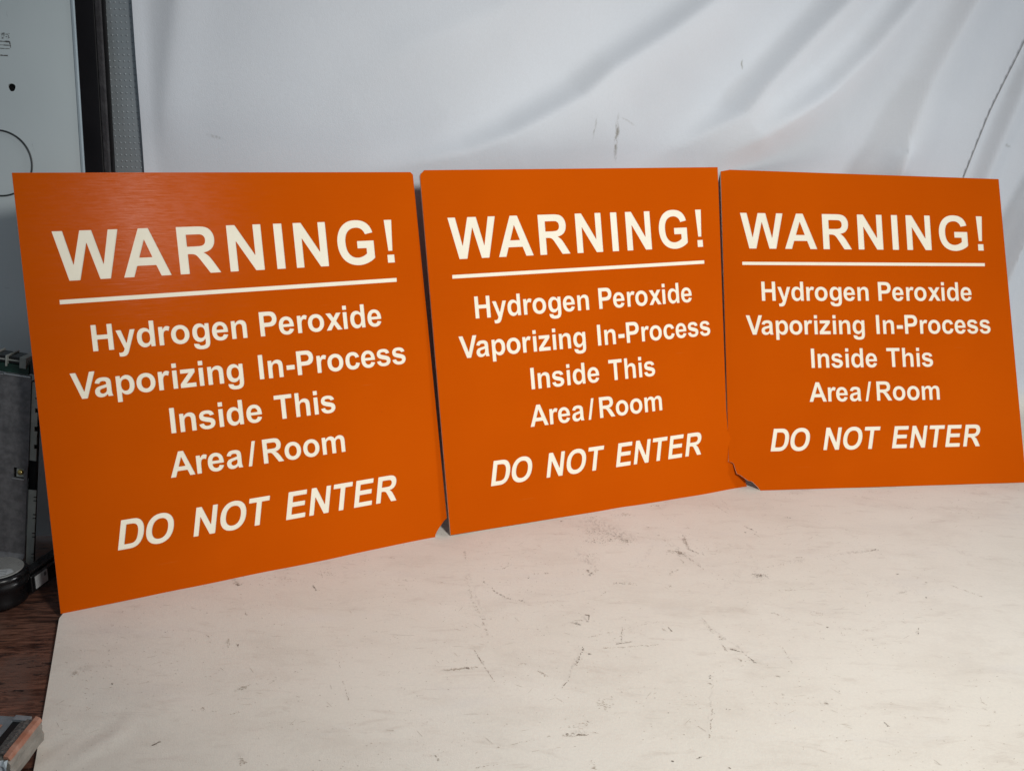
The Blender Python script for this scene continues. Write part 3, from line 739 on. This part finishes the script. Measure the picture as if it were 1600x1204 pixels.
G['a'] = (["M357 738 102 784 Q145 938 250 1012 Q355 1086 562 1086 Q750 1086 842 1041.5 Q934 997 971.5 928.5 Q1009 860 1009 677 L1006 349 Q1006 209 1019.5 142.5 Q1033 76 1070 0 L792 0 Q781 28 765 83 Q758 108 755 116 Q683 46 601 11 Q519 -24 426 -24 Q262 -24 167.5 65 Q73 154 73 290 Q73 380 116 450.5 Q159 521 236.5 558.5 Q314 596 460 624 Q657 661 733 693 L733 721 Q733 802 693 836.5 Q653 871 542 871 Q467 871 425 841.5 Q383 812 357 738","M733 510 Q679 492 562 467 Q445 442 409 418 Q354 379 354 319 Q354 260 398 217 Q442 174 510 174 Q586 174 655 224 Q706 262 722 317 Q733 353 733 454"])
G['s'] = (["M48 303 330 346 Q348 264 403 221.5 Q458 179 557 179 Q666 179 721 219 Q758 247 758 294 Q758 326 738 347 Q717 367 644 384 Q304 459 213 521 Q87 607 87 760 Q87 898 196 992 Q305 1086 534 1086 Q752 1086 858 1015 Q964 944 1004 805 L739 756 Q722 818 674.5 851 Q627 884 539 884 Q428 884 380 853 Q348 831 348 796 Q348 766 376 745 Q414 717 638.5 666 Q863 615 952 541 Q1040 466 1040 332 Q1040 186 918 81 Q796 -24 557 -24 Q340 -24 213.5 64 Q87 152 48 303"])

def parse(path):
    toks = path.replace('M', 'M ').replace('Q', 'Q ').replace('L', 'L ').split()
    pts = []; mode = 'L'; i = 0
    while i < len(toks):
        t = toks[i]
        if t in 'MLQ': mode = 'Q' if t == 'Q' else 'L'; i += 1; continue
        if mode == 'L':
            pts.append((float(toks[i]), float(toks[i+1]))); i += 2
        else:
            c = (float(toks[i]), float(toks[i+1])); e = (float(toks[i+2]), float(toks[i+3])); i += 4
            s = pts[-1]
            for k in range(1, 6):
                u = k/5
                pts.append(((1-u)**2*s[0]+2*u*(1-u)*c[0]+u*u*e[0], (1-u)**2*s[1]+2*u*(1-u)*c[1]+u*u*e[1]))
    if math.dist(pts[0], pts[-1]) < 1: pts.pop()
    return pts

def soften(pts, r):
    """the round cutter leaves slightly rounded corners"""
    out = []; n = len(pts)
    for i in range(n):
        a, b, c = Vector(pts[i-1]), Vector(pts[i]), Vector(pts[(i+1) % n])
        u, v = a-b, c-b
        if u.length < 1e-6 or v.length < 1e-6: continue
        ang = u.angle(v, math.pi)
        if ang > math.radians(150): out.append(tuple(b)); continue
        d = min(r, u.length*.45, v.length*.45)
        p, q = b+u.normalized()*d, b+v.normalized()*d
        for t in (0, .33, .67, 1):
            w = p*(1-t)**2 + b*2*t*(1-t) + q*t*t
            out.append((w.x, w.y))
    return out

# lines of text: text, cap height, baseline at u=.18, slant, left extents of every glyph (mm)
LINES = [
 ('WARNING!', 41.4, 274.1, 0, [25.0, 77.5, 124.4, 167.9, 210.6, 229.0, 270.4, 319.4]),
 ('HydrogenPeroxide', 22.15, 213.9, 0, [46.5, 65.7, 82.3, 100.4, 110.7, 128.8, 145.9, 163.1, 188.9, 206.4, 223.9, 234.0, 251.4, 268.6, 275.6, 293.0]),
 ('VaporizingIn-Process', 22.15, 175.2, 0, [26.2, 44.3, 61.5, 77.9, 96.0, 108.0, 114.2, 130.6, 138.1, 154.8, 184.0, 192.4, 209.5, 219.6, 238.6, 248.9, 266.7, 282.5, 298.3, 314.3]),
 ('InsideThis', 22.15, 136.8, 0, [102.1, 110.0, 126.3, 143.9, 150.8, 168.4, 194.6, 214.1, 231.8, 238.2]),
 ('Area/Room', 22.15, 98.3, 0, [97.5, 120.2, 130.0, 146.6, 165.6, 179.7, 199.6, 217.3, 235.7]),
 ('DONOTENTER', 25.2, 43.6, .205, [48.0, 69.8, 110.9, 133.2, 158.0, 194.3, 216.4, 238.1, 260.5, 283.0]),
]
HS = .948
def layout():
    out = []      # (char, [contours])
    for text, cap, base, slant, xs in LINES:
        sc = cap/1466.0
        for ch, x0 in zip(text, xs):
            cs = [parse(p) for p in G[ch]]
            xmin = min(p[0] for c in cs for p in c)
            cc = []
            for c in cs:
                q = []
                for gx, gy in soften(c, 26 if cap < 30 else 14):
                    u = x0 + (gx-xmin)*sc*HS + gy*sc*slant
                    v = base + gy*sc + (u-180)*.0058
                    q.append((u/1000, v/1000))
                cc.append(q)
            out.append((ch, cc))
    ul = [(25.0,254.2),(327.0,256.1),(327.2,259.9),(25.1,257.9)]
    out.append(('_', [[(a/1000, b/1000) for a, b in ul]]))
    return out
LAY = layout()

OUT = [
 [(.0007,.3628),(.3523,.3622),(.3548,.3597),(.3560,.0178),(.3530,.0160),(.3513,.0143),(.3476,.0107),(.3439,.0065),(.3420,.0035),(.3413,.0006),(-.0015,-.0012)],
 [(.0002,.3560),(.0014,.3585),(.0032,.3598),(.0050,.3616),(.3540,.3632),(.3481,.2282),(.3422,.0909),(.3424,.0660),(.3560,.0300),(.3634,-.0010),(.0004,.0002)],
 [(.0043,.3647),(.3528,.3624),(.3600,.0012),(.0341,-.0002),(.0318,.0030),(.0299,.0048),(.0262,.0085),(.0242,.0101),(.0205,.0108),(.0173,.0130),(.0120,.0170),(.0077,.0189),(.0062,.0235),(.0043,.0302),(.0015,.0316),(-.0014,.0324)],
]
POSE = [(-0.36629, 0.72921, 0.52497, 0.27485, 0.99794, 0.00195, -0.01136),
        (-0.05622, 0.90216, 0.43762, 0.27841, 0.99958, 0.00002, -0.00011),
        (0.25159, 1.03967, 0.16717, 0.40173, 1.0211, 0.00107, -0.00638)]
LABELS = ['orange warning sign leaning at the left end, darkest, bottom right corner cut off',
          'orange warning sign in the middle, its top left corner clipped, bottom corners whole',
          'orange warning sign at the right end with a jagged broken bottom left corner']
CAP = .00040       # thickness of the engraved orange skin
CORE = .0016
letter_meshes = None
for k in range(3):
    x, y, yaw, lean, sc, z, roll = POSE[k]
    rot = Matrix.Rotation(yaw, 4, 'Z') @ Matrix.Rotation(-lean, 4, 'X') @ Matrix.Rotation(-roll, 4, 'Y')
    mw = Matrix.Translation((x, y, max(z, .0005))) @ rot @ Matrix.Diagonal((sc, 1, sc, 1))
    sg = empty('warning_sign', mw, LABELS[k], 'warning sign', 'three orange warning signs in a row')
    cons = [OUT[k]] + [c for ch, cc in LAY for c in cc]
    me = fill_mesh('orange_face', cons, CAP/2)
    for v in me.vertices: v.co.y += CAP/2 - CAP
    link_mesh('orange_face', me, M_orange, sg)
    # cream core and orange back skin
    me = fill_mesh('core_sheet', [OUT[k]], (CORE-.0001)/2)
    for v in me.vertices: v.co.y += CORE/2
    link_mesh('core_sheet', me, M_cream, sg)
    me = fill_mesh('back_skin', [OUT[k]], .0002)
    for v in me.vertices: v.co.y += CORE + .00025
    link_mesh('back_skin', me, M_orange, sg)
    if letter_meshes is None:
        letter_meshes = []
        for ch, cc in LAY:
            m_ = fill_mesh('underline' if ch == '_' else 'letter', cc, .00002)
            for v in m_.vertices: v.co.y += .00002 - CAP*.12
            m_.materials.append(M_cream)
            letter_meshes.append((ch, m_))
    for ch, m_ in letter_meshes:
        link_mesh('underline' if ch == '_' else 'letter', m_, None, sg)

# ------------------------------------------------------------------ left side: cabinet panel, black post, dimpled strip
def frame(origin, s=.12, tilt=0.0):
    """local x right, local z up the leaning face, local -y towards the room"""
    upv = Vector((tilt, s, 1)).normalized()
    xv = Vector((1, 0, -tilt)).normalized()
    yv = upv.cross(xv).normalized()
    xv = yv.cross(upv).normalized()
    m = Matrix((xv, yv, upv)).transposed().to_4x4()
    m.translation = Vector(origin)
    return m
# pale panel
fr = frame((-.3857, .872, .0), .12, -.0225)
pn = empty('cabinet_panel', fr, 'pale blue-grey metal panel with a round hole and a dark ring at the far left', 'panel')
inv = fr.inverted()
def loc2(x, y, z):
    p = inv @ Vector((x, y, z)); return p.x, p.z
hx, hz = loc2(-.4554, .9217, .4141)
hole = [(hx+.0034*math.cos(a)*(1+.08*math.sin(3*a)), hz+.0036*math.sin(a)*(1+.06*math.cos(2*a))) for a in [2*math.pi*i/28 for i in range(28)]]
me = fill_mesh('sheet', [[(-.9, .001), (-.0032, .001), (-.0032, .95), (-.9, .95)], hole], .0010)
link_mesh('sheet', me, M_panel, pn)
box_obj('hole_dark', (hx-.006, hx+.006, .0030, .006, hz-.006, hz+.006), M_gapdark, pn)
box_obj('side_edge', (-.0030, 0, -.0016, .0015, .001, .95), M_edge, pn, .0008)
rx, rz = loc2(-.4706, .9138, .3481)
bm = bmesh.new()
NS = 96; rr = .0300
vs = []
for i in range(NS):
    a = 2*math.pi*i/NS
    cx, cz = rx+rr*math.cos(a), rz+.0290*math.sin(a)
    nx_, nz_ = math.cos(a), math.sin(a)
    vs.append([bm.verts.new((cx+nx_*d, y, cz+nz_*d)) for d, y in ((-.0008, -.0011), (-.0004, -.0020), (.0004, -.0020), (.0008, -.0011))])
for i in range(NS):
    a, b = vs[i], vs[(i+1) % NS]
    for j in range(3): bm.faces.new((a[j], b[j], b[j+1], a[j+1]))
from_bm('ring', bm, M_ring, pn, True)
bm = bmesh.new()
random.seed(4)
for (x1, z1, x2, z2, w) in ((-.4650,.4530,-.4546,.4528,.0007),(-.4650,.4500,-.4552,.4497,.0004),(-.4650,.4470,-.4550,.4468,.0003),(-.4650,.4412,-.4572,.4410,.0005),(-.4549,.4525,-.4543,.4478,.0007)):
    y_ = .872+.12*(z1)
    (a, b), (c, d) = loc2(x1, y_, z1), loc2(x2, y_, z2)
    n = 9; L = Vector((c-a, d-b)); pn_ = Vector((-L.y, L.x)).normalized()
    pr = None
    for i in range(n+1):
        t = i/n; q = Vector((a, b)) + L*t; ww = w*random.uniform(.35, 1.1)
        cur = [bm.verts.new((q.x+pn_.x*ww, -.0013, q.y+pn_.y*ww)), bm.verts.new((q.x-pn_.x*ww, -.0013, q.y-pn_.y*ww))]
        if pr: bm.faces.new((pr[0], cur[0], cur[1], pr[1]))
        pr = cur
for _ in range(46):
    a, b = loc2(random.uniform(-.4618, -.4550), .927, random.uniform(.4552, .4602))
    s = random.uniform(.0002, .0007); r_ = random.uniform(0, 3)
    bm.faces.new([bm.verts.new((a+s*math.cos(r_+k*1.57)*random.uniform(.5,1.4), -.0013, b+s*.7*math.sin(r_+k*1.57)*random.uniform(.5,1.4))) for k in range(4)])
tag(from_bm('sticker_residue', bm, M_resid, pn), kind='stuff')

# black post with a worn grey ridge
fr2 = frame((-.3754, .890, 0), .12, -.0225)
po = empty('black_post', fr2, 'tall black steel post between the pale panel and the dimpled grey strip', 'post')
box_obj('post_face', (-.035, 0, 0, .004, .001, .95), M_black, po, .0012)
box_obj('worn_ridge', (.0003, .0062, -.0015, .0035, .001, .95), M_ridge, po, .0012)
box_obj('channel', (.0065, .0095, .0, .003, .001, .95), M_gapdark, po, .0008)

# dimpled strip
fr3 = frame((-.3860, .9500, 0), .010, 0.0)
st = empty('dimpled_strip', fr3, 'grey steel strip with rows of small dimples beside the cloth edge', 'metal strip')
box_obj('strip_face', (-.012, .0335, 0, .002, .001, .95), M_strip, st, .0006)
bm = bmesh.new()
random.seed(2)
for r in range(120):
    zz = .30 + r*.0056
    for c in range(6):
        xx = .0065 + c*.0045 + random.uniform(-.0003, .0003)
        hh = .0006*random.uniform(.7, 1.0)
        base = [bm.verts.new((xx+.0011*math.cos(k*math.pi/4), -.0001, zz+.0009*math.sin(k*math.pi/4))) for k in range(8)]
        mid = [bm.verts.new((xx+.0006*math.cos(k*math.pi/4), -hh, zz+.0005*math.sin(k*math.pi/4))) for k in range(8)]
        for k in range(8): bm.faces.new((base[k], base[(k+1)%8], mid[(k+1)%8], mid[k]))
        bm.faces.new(mid)
tag(from_bm('dimples', bm, M_strip, st, True), kind='stuff')

# ------------------------------------------------------------------ metal chassis with circuit board
upc = Vector((.0203, .010, .175)).normalized()
xc = Vector((.993, 0, -.115)).normalized()
yc = upc.cross(xc).normalized(); xc = yc.cross(upc)
mc = Matrix((xc, yc, upc)).transposed().to_4x4(); mc.translation = Vector((-.4310, .80, .0045))
ch = empty('metal_chassis', mc, 'grey sheet metal equipment chassis standing on the table at the far left', 'chassis')
# front plate with a square window
me = fill_mesh('front_plate', [[(-.10, .012), (-.0005, .012), (-.0005, .094), (0, .1005), (0, .1755), (-.10, .1755)],
                               [(-.0125, .0835), (-.0125, .0930), (-.0035, .0930), (-.0035, .0835)]], .0006)
link_mesh('front_plate', me, M_zinc, ch)
bm = bmesh.new()
prof = [(0, .0120), (-.0012, .0100), (-.0036, .0078), (-.0068, .0060), (-.0105, .0050), (-.0125, .0030), (-.0128, .0005)]
prev = None
for y_, z_ in prof:
    cur = [bm.verts.new((-.10, y_-.0006, z_)), bm.verts.new((-.0005, y_-.0006, z_))]
    if prev: bm.faces.new((prev[0], prev[1], cur[1], cur[0]))
    prev = cur
from_bm('curled_foot', bm, M_zinc, ch, True)
box_obj('window_recess', (-.0140, -.0020, .0030, .006, .0825, .0945), M_gapdark, ch)
box_obj('window_lip', (-.0135, -.0030, -.0016, -.0007, .0822, .0832), M_zedge, ch, .0002)
box_obj('bracket', (-.0110, -.0045, .0015, .0028, .0838, .0928), M_conn, ch, .0003)
lathe('screw', [(0, .0022), (.0014, .0020), (.0024, .0011), (.0026, .0)], M_brass, ch, 20, Matrix.Translation((-.0072, .0013, .0885)) @ Matrix.Rotation(math.radians(90), 4, 'X'), True)
box_obj('top_lip', (-.10, -.0235, -.0014, .002, .1752, .1762), M_zedge, ch, .0003)
box_obj('top_lip', (-.0230, -.0004, -.0016, .002, .1757, .1772), M_zedge, ch, .0003)
def flange(z0, z1, notches, w0, w1):
    pts = [(.0004, z0)]
    pts.append((w0, z0))
    for nz_, dz in notches:
        ww = w0+(w1-w0)*(nz_-z0)/(z1-z0)
        pts += [(ww, nz_), (ww-.0022, nz_), (ww-.0022, nz_+dz), (ww, nz_+dz)]
    pts += [(w1, z1), (.0004, z1)]
    me = fill_mesh('side_flange', [pts], .0005)
    for v in me.vertices: v.co.y += .001
    link_mesh('side_flange', me, M_flange, ch)
flange(.101, .172, [(.1120, .0040), (.1280, .0045), (.1450, .0040), (.157, .0016)], .0060, .0055)
flange(.002, .0735, [(.0085, .0011), (.0120, .0011), (.0285, .0012), (.0320, .0014), (.0465, .0012), (.0500, .0012), (.0632, .0011), (.0665, .0012)], .0068, .0072)
box_obj('side_wall', (-.0012, .0050, .0030, .008, .002, .172), M_gapdark, ch)
# green circuit board lying on top with white trace bars
box_obj('circuit_board', (-.10, -.0030, .001, .026, .1775, .1850), M_pcb, ch, .0004)
for i in range(7):
    xx = -.0105 - i*.0120
    box_obj('connector_bar', (xx, xx+.0012 if i else xx+.0055, -.0006, .022, .1830, .1925), M_conn, ch, .0002)
box_obj('header_strip', (-.10, -.0060, .003, .020, .1852, .1912), M_plblk, ch, .0004)
box_obj('trace_rail', (-.10, -.0060, .0012, .0028, .1880, .1888), M_conn, ch)
box_obj('end_connector', (-.0028, .0036, .002, .02, .1782, .1900), M_ridge, ch, .0008)

# ------------------------------------------------------------------ black spool with silver top, and black bar
sp = empty('tape_spool', Matrix.Translation((-.4265, .7475, 0)), 'round black spool with a silver top and white label on the dark table', 'spool')
lathe('body', [(0, .0005), (.019, .0005), (.0215, .002), (.0205, .006), (.0205, .014), (.0225, .0165), (.0238, .019), (.0238, .0225), (.0226, .0240), (.0235, .0255), (.0235, .0275), (.0222, .0292), (.0205, .0296), (0, .0296)], M_plblk, sp, 72, None, True)
lathe('silver_disc', [(.0022, .0298), (.0200, .0298), (.0206, .0302), (.0200, .0307), (.0030, .0309), (.0022, .0304)], M_spoolm, sp, 72)
lathe('hub', [(0, .0302), (.0018, .0302), (.0022, .0297)], M_plblk, sp, 24)
bm = bmesh.new()
ang = [math.radians(a) for a in range(-100, -18, 8)]
vs = [bm.verts.new((.0186*math.cos(a), .0186*math.sin(a), .03115)) for a in ang]
vs += [bm.verts.new((.0125, -.0015, .03115)), bm.verts.new((-.0035, -.0065, .03115))]
bm.faces.new(vs)
lb = from_bm('label', bm, M_paper, sp)
for i in range(3):
    bm = bmesh.new()
    add_box(bm, -.0015, .0095, -.0085-.0030*i, -.0078-.0030*i, .03118, .03126, Matrix.Rotation(.28, 4, 'Z'))
    from_bm('print_line', bm, M_ink, sp)

A = Vector((-.4105, .7600, 0)); B = Vector((-.3955, .8380, 0))
d = (B-A); ang = math.atan2(d.y, d.x)
mb = Matrix.Translation(A) @ Matrix.Rotation(ang, 4, 'Z')
bar = empty('black_bar', mb, 'black plastic bar with a white label lying behind the spool', 'bar')
L = d.length
box_obj('bar_body', (0, L, -.006, .006, .0005, .0170), M_plblk, bar, .002, None, 3)
box_obj('bar_cap', (-.004, L*.9, -.0045, .0045, .0172, .0215), M_plblk, bar, .0015)
box_obj('label', (.004, .020, -.0065, -.0061, .0035, .0150), M_paper, bar)
box_obj('label_mark', (.0155, .0180, -.0069, -.00655, .0105, .0135), M_ink, bar)

# ------------------------------------------------------------------ grey and orange tool case in the near corner
mg = Matrix.Translation((-.3050, .5620, .0005)) @ Matrix.Rotation(math.radians(-1.5), 4, 'Z')
tc = empty('tool_case', mg, 'small scuffed grey metal case with an orange rim at the bottom left corner', 'case')
# side profile (x to the right, z up) swept along y from 0 to -.040
def sweep(name, prof, y0, y1, material, jit=0.0, seg=10, parent=tc):
    bm = bmesh.new(); rows = []
    for i in range(seg+1):
        y = y0+(y1-y0)*i/seg
        rows.append([bm.verts.new((px+jit*noise.noise((px*90, y*120, pz*90)), y, pz+jit*noise.noise((px*90+5, y*120, pz*90)))) for px, pz in prof])
    n = len(prof)
    for a, b in zip(rows, rows[1:]):
        for j in range(n):
            bm.faces.new((a[j], a[(j+1)%n], b[(j+1)%n], b[j]))
    bm.faces.new(rows[0]); bm.faces.new(list(reversed(rows[-1])))
    return from_bm(name, bm, material, parent)
sweep('body', [(-.075,.0005),(-.004,.0005),(.0005,.004),(.0015,.009),(.0002,.0125),(.0008,.0160),(-.001,.0192),(-.006,.0200),(-.075,.0200)], 0, -.041, M_gside, .0005, 14)
sweep('orange_rim', [(-.0034,.0203),(-.0012,.0200),(.0004,.0188),(.0011,.0192),(-.0004,.0216),(-.0032,.0224)], .0004, -.0405, M_gora, .0004, 14)
sweep('grip_strip', [(-.0110,.0203),(-.0038,.0203),(-.0038,.0216),(-.0065,.0224),(-.0105,.0220)], -.003, -.038, M_gdark, .0003, 12)
sweep('dark_groove', [(-.0160,.0202),(-.0114,.0202),(-.0114,.0208),(-.0160,.0208)], -.004, -.037, M_gapdark, 0, 2)
sweep('top_plate', [(-.075,.0202),(-.0163,.0202),(-.0163,.0214),(-.075,.0218)], -.0002, -.0385, M_gmet, .0003, 12)
sweep('far_edge_plate', [(-.0163,.0204),(-.0058,.0204),(-.0058,.0222),(-.0163,.0226)], .0002, -.0045, M_gmet, .0002, 2)
box_obj('orange_badge', (-.040, -.0200, -.030, -.0100, .0219, .0224), M_gora, tc, .0002)
lathe('round_knob', [(0, .0262), (.008, .0258), (.0105, .0245), (.0110, .0220)], M_gmet, tc, 40, Matrix.Translation((-.0285, -.0395, 0)), True)
bm = bmesh.new()
random.seed(9)
grid = []
for i in range(12):
    row = []
    for j in range(9):
        x_ = -.020+.021*i/11; z_ = .0215-.0215*j/8
        row.append(bm.verts.new((x_+random.uniform(-.0008,.0008), -.0430-.0025*math.sin(j*.5)+random.uniform(-.0022,.0022), z_+random.uniform(-.0010,.0010))))
    grid.append(row)
for i in range(11):
    for j in range(8):
        bm.faces.new((grid[i][j], grid[i+1][j], grid[i+1][j+1], grid[i][j+1]))
from_bm('crumpled_film', bm, M_wrap, tc)
